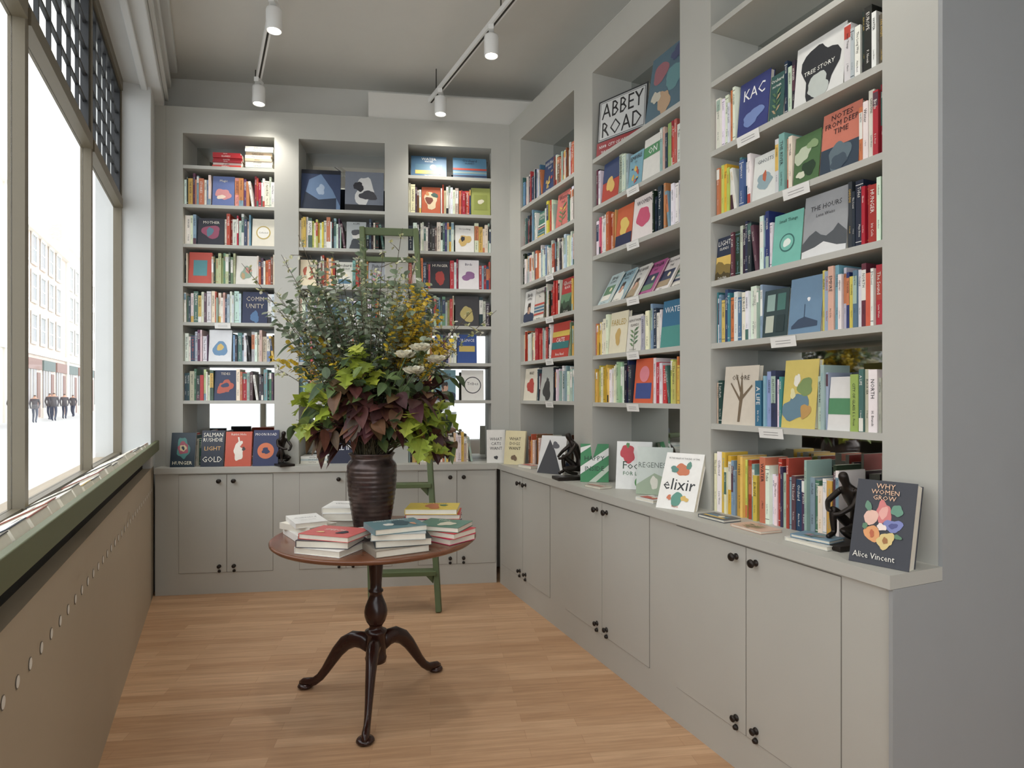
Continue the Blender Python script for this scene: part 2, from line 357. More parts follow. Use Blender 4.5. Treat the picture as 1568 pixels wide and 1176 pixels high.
def genart(bg):
    l=sum(bg)/3; dark=l<130; tc=(242,240,232) if dark else (50,48,54)
    cs=[(196,84,70),(84,122,144),(222,188,100),(104,140,108),(218,150,152),(238,234,222),(56,66,92),(170,150,120),(140,160,160)]
    c2=R.choice(cs); c3=R.choice(cs); it=[]; k=R.random()
    if k<.18:
        it.append(('r',0,0,1,.55,c2)); pts=[(0,.1)]+[(i/7,R.uniform(.28,.5)) for i in range(8)]+[(1,.1)]; it.append(('p',pts,tuple(int(v*.6) for v in c2)))
        pts=[(0,0)]+[(i/7,R.uniform(.1,.26)) for i in range(8)]+[(1,0)]; it.append(('p',pts,tuple(int(v*.35) for v in c2)))
    elif k<.34:
        it.append(('b',.5,.12,.42,c2)); it.append(('b',.5,.40,.17,(206,160,136))); it.append(('b',.48,.47,.17,(60,48,42)))
        it.append(('b',.53,.38,.12,(212,170,146)))
    elif k<.5:
        it.append(('r',.12,.12,.88,.60,c2)); it.append(('r',.12,.12,.88,.3,c3)); it.append(('c',.62,.46,.09,(240,226,190)))
    elif k<.66:
        it.append(('p',[(.48,.06),(.52,.06),(.53,.6),(.5,.62)],(90,110,80)))
        for j in range(8):
            s=1 if j%2 else -1; z=.14+.06*j; it.append(('p',[(.5,z),(.5+s*.14,z+.02),(.5+s*.30,z+.11),(.5+s*.12,z+.09)],R.choice([(110,140,96),(86,116,84),c2])))
    elif k<.82:
        n=R.choice([3,4,5])
        for j in range(n): it.append(('r',.0,.06+.5*j/n,1,.06+.5*(j+.55)/n,R.choice(cs)))
    else:
        for j in range(9): it.append(('b',R.uniform(.18,.82),R.uniform(.12,.6),R.uniform(.04,.11),R.choice([c2,c3,(222,188,100)])))
    it.append(('t',R.choice(WORDS),.5,.86,.84,.12,tc)); it.append(('t',R.choice(WORDS).split()[0],.5,.73,.6,.07,tc)); it.append(('t',R.choice(AUTH),.5,.05,.6,.05,tc))
    return it
def book(m,mt,w,h,t,bg,items=None):
    c=lin(bg); k=.0022
    m.box(0,w,0,k,0,h,col=c,mtx=mt); m.box(0,w,t-k,t,0,h,col=c,mtx=mt); m.box(0,k,k,t-k,0,h,col=c,mtx=mt)
    m.box(k,w-.003,k,t-k,.003,h-.003,col=CREAM,mtx=mt)
    art(m,mt,w,h,bg,items if items is not None else genart(bg))
def face(m,f,x,z,w,h,bg,items=None,y=.02,tilt=.10,t=.022,yaw=0):
    mt=f@Matrix.Translation((x,y,z))@Matrix.Rotation(yaw,4,'Z')@Matrix.Rotation(-tilt,4,'X')
    book(m,mt,w,h,t,bg,items)
def run(m,f,x,z,x1,pal,hmax=.235,y=.015):
    if x1-x>.12 and R.random()<.35: x1l=x1-.035
    else: x1l=x1
    while x<x1l-.009:
        w=R.choice([R.uniform(.010,.018),R.uniform(.014,.022),R.uniform(.018,.034)]); w=min(w,x1l-x)
        h=R.uniform(.178,hmax); d=R.uniform(.12,.15)
        spinebook(m,f,x+.0003,y+R.uniform(0,.02),z,w-.0008,h,d,lin(tuple(max(0,min(255,v+R.randint(-14,14))) for v in R.choice(PAL[pal] if R.random()<.72 else PAL['mix']))))
        x+=w
    if x1l<x1:
        h=R.uniform(.18,.20); an=-.14; w=.016
        spinebook(m,f,x1-w-.001,y+.005,z+.0015,w,h,.13,lin(R.choice(PAL['mix'])),an)
    return x
def stack(m,f,x,z,w,n,pal='mix',y=.02,d=.16):
    zz=z
    for i in range(n):
        t=R.uniform(.014,.028); c=lin(R.choice(PAL[pal])); ww=w*R.uniform(.88,1)
        mt=f@Matrix.Translation((x,y+R.uniform(0,.02),zz))
        m.box(0,ww,0,d,0,t-.0005,mtx=mt,cols=[c,c,c,CREAM,CREAM,CREAM])
        ftext(m,R.choice(WORDS),ww*.45,t/2,ww*.6,t*.5,contrast(c),-.001,mt); zz+=t
def fill(m,f,bay,z,items):
    x0,x1=bay; W=x1-x0; x=x0+.002; tot=sum(i[1] for i in items)
    for it in items:
        w=it[1]/tot*(W-.004)
        if it[0]=='r': run(m,f,x,z,x+w,it[2])
        elif it[0]=='f':
            art_=it[3] if len(it)>3 else None; h=it[4] if len(it)>4 else min(.235,max(.19,w*1.42))
            face(m,f,x+.003,z,w-.006,h,it[2],art_)
        elif it[0]=='s': stack(m,f,x+.004,z,w-.01,it[2],it[3])
        x+=w
m=MB(); f=FB
a=SH
fill(m,f,BB[0],a[0],[('g',.30),('s',.36,6,'red'),('s',.34,8,'pale')])
fill(m,f,BB[0],a[1],[('r',.30,'mix'),('f',.25,(104,120,170),[('b',.5,.4,.3,(216,150,150)),('b',.4,.3,.14,(240,220,200)),('t','Magic',.5,.84,.7,.1,(240,235,220))]),('r',.22,'pink'),('r',.23,'red')])
fill(m,f,BB[0],a[2],[('r',.14,'pale'),('f',.30,(40,40,50),[('b',.5,.5,.3,(150,76,100)),('b',.45,.5,.15,(84,124,140)),('t','MOTHER',.5,.85,.7,.1,(240,235,220))],.20),('r',.16,'red'),('r',.14,'pale'),('f',.26,(238,232,214),[('c',.5,.5,.32,(200,176,100)),('c',.5,.5,.27,(245,242,232)),('t','Collected',.5,.5,.4,.06,(90,80,60))],.21)])
fill(m,f,BB[0],a[3],[('r',.04,'dark'),('f',.26,(200,84,68),[('r',.2,.25,.8,.75,(90,150,156))]),('r',.26,'green'),('f',.24,(230,226,216),[('b',.5,.4,.3,(150,170,150)),('b',.6,.5,.15,(212,150,136)),('b',.35,.3,.12,(190,160,120))]),('r',.20,'orange')])
fill(m,f,BB[0],a[4],[('r',.35,'mix'),('r',.28,'pale'),('f',.29,(34,44,78),[('t','COMM',.5,.78,.7,.18,(200,190,170)),('t','UNITY',.5,.55,.7,.18,(200,190,170)),('b',.5,.2,.2,(80,116,156))]),('r',.08,'blue')])
fill(m,f,BB[0],a[5],[('r',.26,'pale'),('f',.26,(232,234,236),[('b',.5,.4,.33,(110,150,186)),('b',.5,.45,.15,(222,190,110))]),('r',.22,'blue'),('r',.26,'green')])
fill(m,f,BB[0],a[6],[('r',.32,'green'),('f',.25,(44,56,88),[('b',.5,.45,.33,(190,92,72)),('b',.5,.5,.14,(48,64,98)),('t','TIDES',.5,.88,.6,.08,(230,220,200))]),('r',.25,'red'),('r',.18,'dark')])
face(m,f,BB[1][0]+.01,a[1],.285,.31,(52,66,96),[('p',[(0,.0),(.2,.75),(.5,.9),(.8,.5),(1,.1),(1,0)],(104,128,160)),('p',[(0,.0),(.1,.45),(.45,.25),(.9,.3),(.9,0)],(40,50,68)),('b',.5,.5,.12,(160,176,196)),('r',0,.9,1,1,(30,34,44))],tilt=.12)
face(m,f,BB[1][0]+.33,a[1],.285,.31,(120,126,138),[('b',.5,.5,.30,(214,214,212)),('b',.6,.4,.17,(70,70,76)),('b',.35,.62,.13,(50,50,56)),('r',0,.0,1,.16,(36,36,40))],tilt=.12)
fill(m,f,BB[1],a[2],[('r',.28,'yellow'),('r',.26,'pale'),('f',.24,(178,184,184),[('b',.5,.12,.4,(64,68,74)),('b',.5,.5,.22,(208,206,200)),('b',.5,.62,.20,(80,80,84)),('t','A LIFE',.5,.93,.7,.06,(30,30,30))]),('r',.22,'dark')])
fill(m,f,BB[1],a[3],[('f',.2,(236,222,190),[('b',.5,.5,.36,(190,96,70)),('b',.5,.5,.25,(240,230,200))],.2),('r',.22,'orange'),('f',.2,(226,224,212)),('r',.18,'red'),('f',.2,(180,184,190))])
for k,p in ((4,('pale','pale','blue')),(5,('blue','mix','dark')),(6,('mix','pale','green'))):
    fill(m,f,BB[1],a[k],[('r',.3,p[0]),('f',.22,R.choice([(60,90,110),(220,215,200),(120,60,60)])),('r',.25,p[1]),('r',.23,p[2])])
face(m,f,BB[2][0]+.02,a[0],.27,.19,(74,110,140),None,tilt=.35)
face(m,f,BB[2][0]+.34,a[0],.26,.19,(96,140,170),None,tilt=.35)
fill(m,f,BB[2],a[1],[('r',.15,'orange'),('f',.23,(190,96,64),[('b',.5,.5,.4,(226,206,170)),('b',.4,.5,.2,(120,70,58)),('b',.7,.7,.15,(70,96,88)),('b',.3,.75,.1,(200,140,90))]),('r',.22,'pale'),('r',.14,'red'),('f',.24,(164,172,96),[('r',.15,.2,.85,.75,(150,158,84)),('b',.5,.5,.14,(230,225,200))])])
fill(m,f,BB[2],a[2],[('r',.34,'dark'),('r',.22,'yellow'),('f',.24,(238,236,230),[('b',.5,.45,.3,(212,180,110)),('b',.4,.5,.12,(50,50,60)),('t','On Looking',.5,.86,.8,.08,(60,60,60))]),('r',.2,'yellow')])
fill(m,f,BB[2],a[3],[('r',.26,'red'),('f',.24,(48,46,54),[('b',.5,.4,.3,(168,64,58)),('t','HUNGER',.5,.85,.8,.1,(240,235,220))]),('r',.10,'red'),('f',.26,(236,232,232),[('b',.5,.45,.25,(146,104,148)),('t','Birds',.5,.85,.6,.08,(60,50,80))]),('r',.14,'red')])
fill(m,f,BB[2],a[4],[('r',.38,'blue'),('r',.18,'green'),('f',.30,(62,60,62),[('b',.5,.4,.3,(190,174,110))]),('r',.14,'dark')])
fill(m,f,BB[2],a[5],[('r',.3,'mix'),('r',.26,'blue'),('f',.24,(48,82,150),[('r',.1,.4,.9,.6,(210,186,100)),('t','SILENCE',.5,.8,.8,.1,(240,240,235))]),('g',.16)])
fill(m,f,BB[2],a[6],[('r',.3,'green'),('f',.27,(120,160,170)),('g',.06),('f',.28,(242,240,234),[('c',.5,.5,.38,(60,60,66)),('c',.5,.5,.34,(242,240,234)),('t','Tribes',.5,.55,.5,.1,(60,60,66))]),('g',.08)])
fill(m,f,BB[0],CT,[('r',.3,'mix'),('g',.4),('s',.3,3,'pale')])
fill(m,f,BB[1],CT,[('s',.35,3,'pale'),('f',.3,(30,34,60),[('t','ALL IN',.5,.6,.8,.2,(240,240,240))],.2),('r',.35,'mix')])
fill(m,f,BB[2],CT,[('r',.25,'red'),('r',.25,'mix'),('r',.28,'pale'),('g',.22)])
m.obj('shelf_books',[M_book])
m=MB(); f=FR; a=shR[0]
fill(m,f,RB[0],a[0],[('r',.40,'blue'),('f',.22,(54,70,112)),('r',.22,'orange'),('r',.16,'red')])
fill(m,f,RB[0],a[1],[('r',.3,'mix'),('f',.14,(70,126,110)),('r',.2,'yellow'),('f',.22,(214,120,112)),('r',.14,'pale')])
fill(m,f,RB[0],a[2],[('r',.25,'pale'),('r',.3,'blue'),('r',.25,'dark'),('r',.2,'pale')])
fill(m,f,RB[0],a[3],[('f',.22,(230,228,222)),('f',.2,(214,210,200)),('r',.12,'dark'),('r',.18,'red'),('f',.2,(178,60,60)),('r',.08,'mix')])
fill(m,f,RB[0],a[4],[('r',.42,'red'),('r',.14,'pale'),('f',.30,(190,70,60),[('r',0,.6,1,.75,(220,190,90)),('r',0,.25,1,.45,(60,120,120)),('t','CASTE',.5,.5,.8,.12,(250,250,245)),('t','Anna Reed',.5,.1,.8,.08,(250,250,245))]),('r',.14,'green')])
fill(m,f,RB[0],a[5],[('f',.28,(234,226,206),[('b',.5,.45,.25,(186,70,60)),('t','WAY',.5,.85,.6,.1,(40,40,40))]),('r',.06,'mix'),('f',.26,(190,192,186),[('b',.5,.3,.3,(60,60,60)),('b',.5,.55,.12,(70,70,70))]),('r',.4,'pale')])
a=shR[1]
face(m,f,RB[1][0]+.03,a[0],.345,.335,(52,54,56),[('r',.0,.0,1,.25,(150,50,54)),('r',.03,.27,.97,.97,(200,202,200)),('r',.045,.285,.955,.955,(58,60,62)),('r',.055,.295,.945,.945,(206,207,205)),('t','ABBEY',.5,.785,.84,.27,(34,34,36)),('t','ROAD',.5,.455,.80,.27,(34,34,36)),('t','NW8  CITY OF WESTMINSTER',.5,.16,.88,.08,(240,240,235)),('t','THE BEST STUDIO IN THE WORLD',.5,.06,.8,.05,(240,240,235))],tilt=.08,yaw=.34,y=.01)
face(m,f,RB[1][0]+.49,a[0],.29,.36,(86,112,126),[('b',.3,.7,.2,(156,104,112)),('b',.7,.5,.22,(104,146,150)),('b',.5,.2,.2,(190,160,130)),('b',.7,.85,.13,(76,84,116)),('b',.25,.35,.12,(200,196,180))],tilt=.16)
fill(m,f,RB[1],a[1],[('r',.08,'pale'),('f',.22,(186,74,60),[('r',0,.5,1,1,(56,72,112)),('b',.5,.4,.25,(226,190,110))]),('r',.12,'pale'),('f',.16,(130,176,192)),('f',.2,(234,232,224),[('r',.0,.55,1,.8,(86,148,100)),('t','ON',.5,.68,.5,.15,(250,250,250))]),('r',.1,'green'),('r',.12,'red')])
fill(m,f,RB[1],a[2],[('r',.14,'pink'),('r',.12,'orange'),('f',.2,(204,100,64),[('b',.5,.5,.3,(230,200,110)),('r',0,0,1,.3,(40,48,80))]),('f',.24,(236,226,222),[('b',.5,.5,.3,(206,90,120)),('t','WOMEN',.5,.85,.8,.1,(60,50,60))]),('r',.18,'dark'),('r',.12,'pale')])
for k,(c) in enumerate([(196,214,214),(160,190,200),(224,222,214),(186,96,150),(232,226,220),(222,216,206)]):
    face(m,f,RB[1][0]+.02+.128*k,a[3],.15,.21,c,None,y=.02+.004*k,tilt=.5,t=.01,yaw=-.12)
fill(m,f,RB[1],a[4],[('r',.17,'yellow'),('f',.22,(232,224,196),[('t','FABLED',.5,.75,.85,.14,(190,160,80)),('b',.5,.4,.2,(204,172,106))]),('f',.17,(224,220,210)),('r',.2,'pale'),('f',.22,(56,110,142),[('r',0,0,1,.45,(80,146,138)),('t','WATER',.5,.8,.8,.12,(240,240,240))])])
fill(m,f,RB[1],a[5],[('r',.36,'yellow'),('r',.12,'dark'),('f',.22,(216,100,66),[('r',.1,.1,.9,.45,(66,82,140)),('c',.5,.65,.25,(228,140,150))]),('r',.18,'red'),('r',.12,'yellow')])
a=S3; b3=RB[2]
fill(m,f,b3,a[2],[('r',.17,'pale'),('f',.22,(58,66,122),[('t','KAC',.5,.75,.7,.2,(240,240,240)),('b',.5,.3,.25,(120,140,190))]),('f',.10,(56,90,86)),('r',.06,'dark'),('f',.28,(222,222,218),[('b',.5,.45,.42,(46,48,52)),('b',.5,.22,.22,(190,196,190)),('t','TREE STORY',.5,.50,.7,.07,(240,240,230))]),('r',.08,'pale'),('r',.12,'dark')])
fill(m,f,b3,a[3],[('r',.17,'yellow'),('r',.10,'blue'),('f',.16,(226,228,222),[('b',.5,.4,.3,(150,172,178)),('b',.5,.5,.12,(190,104,76)),('t','GHOSTS',.5,.85,.7,.08,(60,70,80))]),('r',.10,'pale'),('f',.15,(80,112,72),[('b',.3,.6,.3,(190,200,174)),('b',.6,.3,.25,(44,66,48)),('b',.7,.75,.18,(140,164,120)),('b',.3,.2,.14,(212,214,190))]),('f',.20,(204,122,102),[('r',0,0,1,.42,(54,68,82)),('t','NOTES',.5,.90,.8,.085,(50,36,40)),('t','FROM DEEP',.5,.78,.85,.085,(50,36,40)),('t','TIME',.5,.66,.6,.085,(50,36,40)),('b',.5,.25,.3,(100,116,124)),('b',.5,.15,.2,(70,84,96))]),('r',.12,'red')])
fill(m,f,b3,a[4],[('f',.12,(40,50,72)),('r',.2,'dark'),('r',.08,'blue'),('f',.18,(122,190,174),[('c',.5,.42,.26,(60,110,104)),('c',.5,.42,.22,(122,190,174)),('b',.5,.42,.12,(230,240,230)),('t','Small Things',.5,.85,.7,.08,(30,70,66))]),('f',.24,(158,160,162),[('p',[(0,.0),(0,.25),(.15,.36),(.3,.42),(.42,.34),(.55,.3),(.7,.36),(.8,.45),(1,.3),(1,0)],(84,88,92)),('p',[(0,0),(0,.12),(.3,.16),(.5,.22),(.8,.12),(1,.1),(1,0)],(226,226,224)),('t','THE HOURS',.5,.78,.7,.08,(70,70,74)),('t','Lena Weiss',.5,.66,.5,.05,(70,70,74))]),('r',.07,'dark'),('r',.11,'red')])
fill(m,f,b3,a[5],[('r',.2,'blue'),('r',.14,'pale'),('f',.16,(52,70,72),[('r',.12,.55,.45,.9,(150,176,168)),('r',.55,.55,.88,.9,(76,120,112)),('r',.12,.1,.45,.45,(190,196,180)),('r',.55,.1,.88,.45,(40,58,60))]),('f',.19,(112,142,168),[('p',[(.1,.15),(.3,.26),(.5,.30),(.9,.2),(.9,.12),(.1,.1)],(60,76,98)),('b',.6,.6,.05,(240,240,240)),('p',[(.48,.28),(.5,.28),(.5,.52),(.48,.52)],(60,76,98))]),('r',.13,'pale'),('r',.07,'blue'),('r',.11,'red')])
fill(m,f,b3,a[6],[('r',.05,'green'),('f',.25,(216,206,190),[('p',[(.48,.05),(.55,.05),(.6,.5),(.52,.9)],(120,104,84)),('p',[(.5,.4),(.2,.7),(.22,.72),(.52,.45)],(120,104,84)),('p',[(.55,.4),(.85,.65),(.83,.68),(.53,.46)],(120,104,84)),('p',[(.5,.55),(.35,.85),(.37,.86),(.53,.6)],(120,104,84)),('t','OF ORE',.5,.8,.6,.08,(90,80,70))],.25),('r',.16,'blue'),('f',.20,(216,196,110),[('b',.4,.3,.35,(104,134,150)),('b',.65,.6,.22,(128,150,96)),('b',.4,.7,.12,(240,236,220)),('b',.7,.25,.16,(190,150,90)),('b',.3,.5,.1,(226,220,170))],.26),('r',.06,'pale'),('f',.12,(226,224,220),[('r',0,.3,1,.6,(86,140,100))]),('r',.08,'green'),('r',.08,'red')])
x=run(m,f,b3[0]+.01,CT,b3[0]+.20,'yellow',.27,y=.0)
x=run(m,f,b3[0]+.21,CT,b3[0]+.63,'mix',.27,y=.0)
fill(m,f,RB[0],CT,[('g',.1),('r',.5,'orange'),('g',.4)])
m.obj('shelf_books.001',[M_book])
# ---- shelf labels
m=MB()
def label(f,x,z,w=.11,h=.04): 
    mt=f@Matrix.Translation((x,-.004,z-.005))@Matrix.Rotation(.18,4,'X')
    m.box(0,w,-.001,0,-h,0,col=(.85,.84,.80),mtx=mt)
    for i in range(2): m.box(w*.2,w*.8,-.0016,-.001,-h*(.4+.25*i)-.001,-h*(.4+.25*i)+.001,col=(.25,.24,.23),mtx=mt)
label(FB,BB[0][0]+.22,1.94)
for z in shR[0][2:]: label(FR,RB[0][0]+.42,z)
for z in shR[1][1:]: label(FR,RB[1][0]+.36,z)
for z,dx in ((2.48,.16),(2.19,.40),(1.633,.34),(1.28,.28)): label(FR,RB[2][0]+dx,z,.12)
m.obj('shelf_labels',[M_book])
# ------------------------------------------------------------------ counter display books
def dbook(x,y,z,yaw,tilt,w,h,t,bg,items=None,name='display_book'):
    m=MB(); mt=Matrix.Translation((x,y,z))@Matrix.Rotation(yaw,4,'Z')@Matrix.Rotation(-tilt,4,'X')
    book(m,mt,w,h,t,bg,items); return m.obj(name,[M_book])
yb=math.atan2(.128,1)
def backbook(x,w,h,bg,items,tilt=.16,t=.02):
    yy=4.33+(x+2.5)*.134+.055; dbook(x,yy,CT+.001,yb,tilt,w,h,t,bg,items)
backbook(-2.425,.165,.245,(34,48,58),[('b',.5,.55,.34,(70,124,118)),('b',.5,.55,.24,(150,74,88)),('b',.5,.55,.14,(200,180,140)),('b',.5,.55,.07,(34,48,58)),('t','HUNGER',.5,.12,.8,.1,(230,225,200))])
backbook(-2.222,.155,.26,(40,46,60),[('t','SALMAN',.5,.88,.85,.12,(240,236,220)),('t','RUSHDIE',.5,.74,.85,.12,(240,236,220)),('t','LIGHT',.5,.50,.8,.11,(220,176,110)),('t','GOLD',.5,.2,.85,.2,(240,236,220))])
backbook(-2.06,.18,.25,(196,86,62),[('b',.5,.40,.24,(240,232,220)),('b',.55,.66,.1,(240,232,220)),('b',.7,.5,.07,(60,50,50)),('p',[(.5,.7),(.46,.84),(.52,.84),(.55,.72)],(240,232,220)),('t','Rabbit Hole',.5,.92,.7,.06,(240,232,220))])
backbook(-1.87,.175,.26,(40,48,88),[('c',.5,.42,.33,(214,118,76)),('t','MOON ROAD',.5,.88,.85,.12,(240,236,230)),('b',.5,.42,.14,(40,48,88))])
dbook(-.19,4.68,CT+.001,yb-.05,.14,.14,.25,.018,(240,238,232),[('t','WHAT',.5,.72,.66,.09,(60,60,62)),('t','CATS',.5,.58,.66,.09,(60,60,62)),('t','WANT',.5,.44,.66,.09,(60,60,62)),('b',.5,.16,.1,(60,60,62))])
dbook(-.062,4.605,CT+.001,-.52,.13,.17,.25,.018,(226,214,170),[('t','WHAT',.5,.76,.66,.09,(60,56,50)),('t','DOGS',.5,.62,.66,.09,(60,56,50)),('t','WANT',.5,.48,.66,.09,(60,56,50)),('b',.5,.2,.13,(120,96,70))])
def rbook(s,off,w,h,bg,items,yaw,tilt=.2,t=.022):
    p=CR@Vector((s,off,0)); dbook(p.x,p.y,CT+.001,yaw,tilt,w,h,t,bg,items)
rbook(.62,.045,.20,.25,(222,222,220),[('p',[(.0,.0),(.95,.0),(.6,.6),(.35,.9)],(56,56,60)),('b',.6,.75,.12,(90,90,96))],-.66,.24)
rbook(1.12,.10,.165,.225,(60,140,88),[('p',[(0,.4),(1,.9),(1,.7),(0,.2)],(240,240,235)),('p',[(0,.9),(.5,1),(0,.75)],(240,240,235)),('p',[(.3,0),(1,.45),(1,.3),(.55,0)],(200,214,196)),('t','HAPPY',.5,.62,.8,.12,(20,60,40)),('t','INSIDE',.5,.35,.8,.12,(30,70,50))],-.15,.2)
rbook(1.43,.15,.19,.26,(238,238,234),[('b',.32,.74,.23,(196,60,70)),('b',.32,.92,.06,(90,140,80)),('t','Food',.5,.5,.8,.16,(40,70,50)),('c',.7,.15,.16,(90,150,84)),('t','FOR LIFE',.5,.33,.6,.08,(70,120,80))],-.35,.2)
rbook(1.63,.15,.18,.245,(206,214,206),[('t','REGENESIS',.5,.62,.9,.12,(110,120,110)),('p',[(0,0),(1,0),(1,.3),(.5,.45),(0,.2)],(160,176,150)),('b',.5,.25,.14,(226,224,210))],-.36,.22)
rbook(1.99,.02,.185,.265,(240,238,232),[('t','elixir',.5,.44,.85,.2,(40,44,46)),('b',.5,.70,.17,(206,124,90)),('b',.66,.78,.08,(100,146,130)),('b',.5,.18,.16,(96,150,134)),('b',.7,.2,.08,(220,184,104)),('b',.3,.7,.09,(96,140,130)),('b',.3,.2,.06,(206,124,90)),('t','IN THE VALLEY AT THE END OF TIME',.5,.90,.8,.03,(90,90,90)),('t','Kapka',.5,.05,.4,.045,(200,110,80))],-.74,.42,.028)
fl=[('b',.50,.62,.16,(214,126,124)),('b',.50,.62,.09,(232,170,160)),('b',.30,.55,.13,(232,190,172)),('b',.68,.48,.13,(124,132,186)),('b',.68,.48,.06,(80,84,140)),('b',.35,.36,.14,(226,160,104)),('b',.58,.30,.14,(222,198,132)),('b',.72,.66,.10,(100,146,124)),('b',.24,.68,.07,(100,140,116)),('b',.5,.45,.07,(244,228,218)),('b',.35,.36,.05,(190,100,64)),('b',.58,.30,.05,(160,110,60)),('b',.22,.44,.05,(90,130,100)),('b',.78,.36,.05,(90,130,100)),
    ('t','WHY',.5,.93,.4,.06,(232,190,156)),('t','WOMEN',.5,.86,.5,.055,(232,190,156)),('t','GROW',.5,.79,.45,.055,(232,190,156)),('t','Alice Vincent',.42,.10,.7,.075,(240,236,225))]
rbook(2.975,.035,.165,.255,(52,54,62),fl,-.90,.28,.046)
def flat(s,off,w,h,t,bg,yaw,z=CT,items=None):
    p=CR@Vector((s,off,0)); m=MB()
    mt=Matrix.Translation((p.x,p.y,z+t+.001))@Matrix.Rotation(yaw,4,'Z')@Matrix.Rotation(-math.pi/2,4,'X')
    book(m,mt,w,h,t,bg,items); m.obj('flat_book',[M_book])
flat(2.24,.055,.15,.09,.012,(96,100,104),-1.15)
flat(2.44,.05,.16,.10,.010,(212,180,160),-1.2)
flat(2.70,.06,.17,.11,.014,(214,212,204),-1.15)
flat(2.72,.065,.14,.09,.012,(120,150,170),-1.0,CT+.0155)
flat(1.78,.05,.13,.10,.016,(230,230,226),-1.1)
flat(.28,.05,.16,.11,.02,(200,196,186),-1.0)
flat(1.30,.03,.13,.09,.012,(196,190,176),-1.0)
# ------------------------------------------------------------------ figures via skin
def skin(name,pts,edges,rad,mat,loc,rot=0,scale=1,parent=None,sub=2):
    me=bpy.data.meshes.new(name); me.from_pydata(pts,edges,[]); ob=bpy.data.objects.new(name,me); bpy.context.scene.collection.objects.link(ob)
    sk=ob.modifiers.new('s','SKIN'); 
    for i,v in enumerate(me.skin_vertices[0].data):
        rr=rad[i]; v.radius=rr if isinstance(rr,tuple) else (rr,rr); v.use_root=(i==0)
    sk.use_smooth_shade=True
    sb=ob.modifiers.new('u','SUBSURF'); sb.levels=sub; sb.render_levels=sub
    me.materials.append(mat); ob.location=loc; ob.rotation_euler=(0,0,rot); ob.scale=(scale,)*3
    if parent: ob.parent=parent
    return ob
def figurine(x,y,rot,s,name='bronze_figurine'):
    pts=[(0,.03,.045),(0,.028,.075),(0,.012,.115),(0,-.004,.145),(0,-.014,.160),(0,-.026,.178),(0,-.030,.198),
         (-.030,-.002,.142),(-.040,-.040,.110),(-.014,-.068,.092),(.004,-.076,.092),
         (.030,-.002,.142),(.042,-.036,.108),(.022,-.066,.085),(.008,-.078,.083),
         (-.020,.020,.040),(-.020,-.045,.095),(-.018,-.040,.025),(-.018,-.068,.014),
         (.020,.018,.038),(.024,-.060,.040),(.020,-.020,.018),(.020,.012,.014)]
    e=[(0,1),(1,2),(2,3),(3,4),(4,5),(5,6),(3,7),(7,8),(8,9),(9,10),(3,11),(11,12),(12,13),(13,14),(0,15),(15,16),(16,17),(17,18),(0,19),(19,20),(20,21),(21,22)]
    r=[(.024,.02),(.019,.015),(.023,.016),(.022,.014),(.009,.009),(.015,.016),(.012,.013),.010,.0085,.0065,.006,.010,.0085,.0065,.006,.016,.012,.008,.007,.016,.012,.008,.007]
    root=bpy.data.objects.new(name,None); bpy.context.scene.collection.objects.link(root); root.location=(x,y,CT+.001); root.rotation_euler=(0,0,rot); root.scale=(s,)*3
    skin('body',pts,e,r,M_bronze,(0,0,.012),0,1,root)
    m=MB(); m.box(-.045,.045,-.09,.06,0,.014); m.obj('plinth',[M_bronze],bevel=.003,parent=root)
p=CB@Vector((.845,.075,0)); figurine(p.x,p.y,.7,1.2)
p=CR@Vector((1.0,.12,0)); figurine(p.x,p.y,-1.3,1.35)
p=CR@Vector((2.845,.20,0)); figurine(p.x,p.y,-1.2,1.2)
# ------------------------------------------------------------------ window ledge books
m=MB(); x=.45; th=math.atan2(-.085,.177)
while x<4.5:
    w=R.uniform(.12,.18); t=R.uniform(.022,.04); c=R.choice([(40,38,38),(50,48,46),(60,58,56),(220,190,120),(150,80,66),(48,56,70),(226,222,210)])
    mt=LW@Matrix.Translation((x,.0,1.0725))@Matrix.Rotation(th,4,'X')@Matrix.Rotation(R.uniform(-.05,.05),4,'Z')
    cc=lin(c); d=R.uniform(.13,.155)
    m.box(0,w,0,d,.001,.0035,col=cc,mtx=mt); m.box(0,w,0,d,t-.0025,t,col=cc,mtx=mt); m.box(.003,w-.003,.003,d-.003,.0035,t-.0025,col=CREAM,mtx=mt)
    m.box(0,w,d-.002,d,.0035,t-.0025,col=cc,mtx=mt)
    b2=lin(R.choice([(236,234,226),(228,222,206),(240,238,232)])); m.box(.009,w-.009,.009,d-.012,t,t+.0006,col=b2,mtx=mt)
    m.box(w*.15,w*.5,d*.3,d*.36,t+.0006,t+.001,col=lin((70,70,70)),mtx=mt)
    x+=w+R.uniform(.008,.03)
m.obj('window_display_books',[M_book])
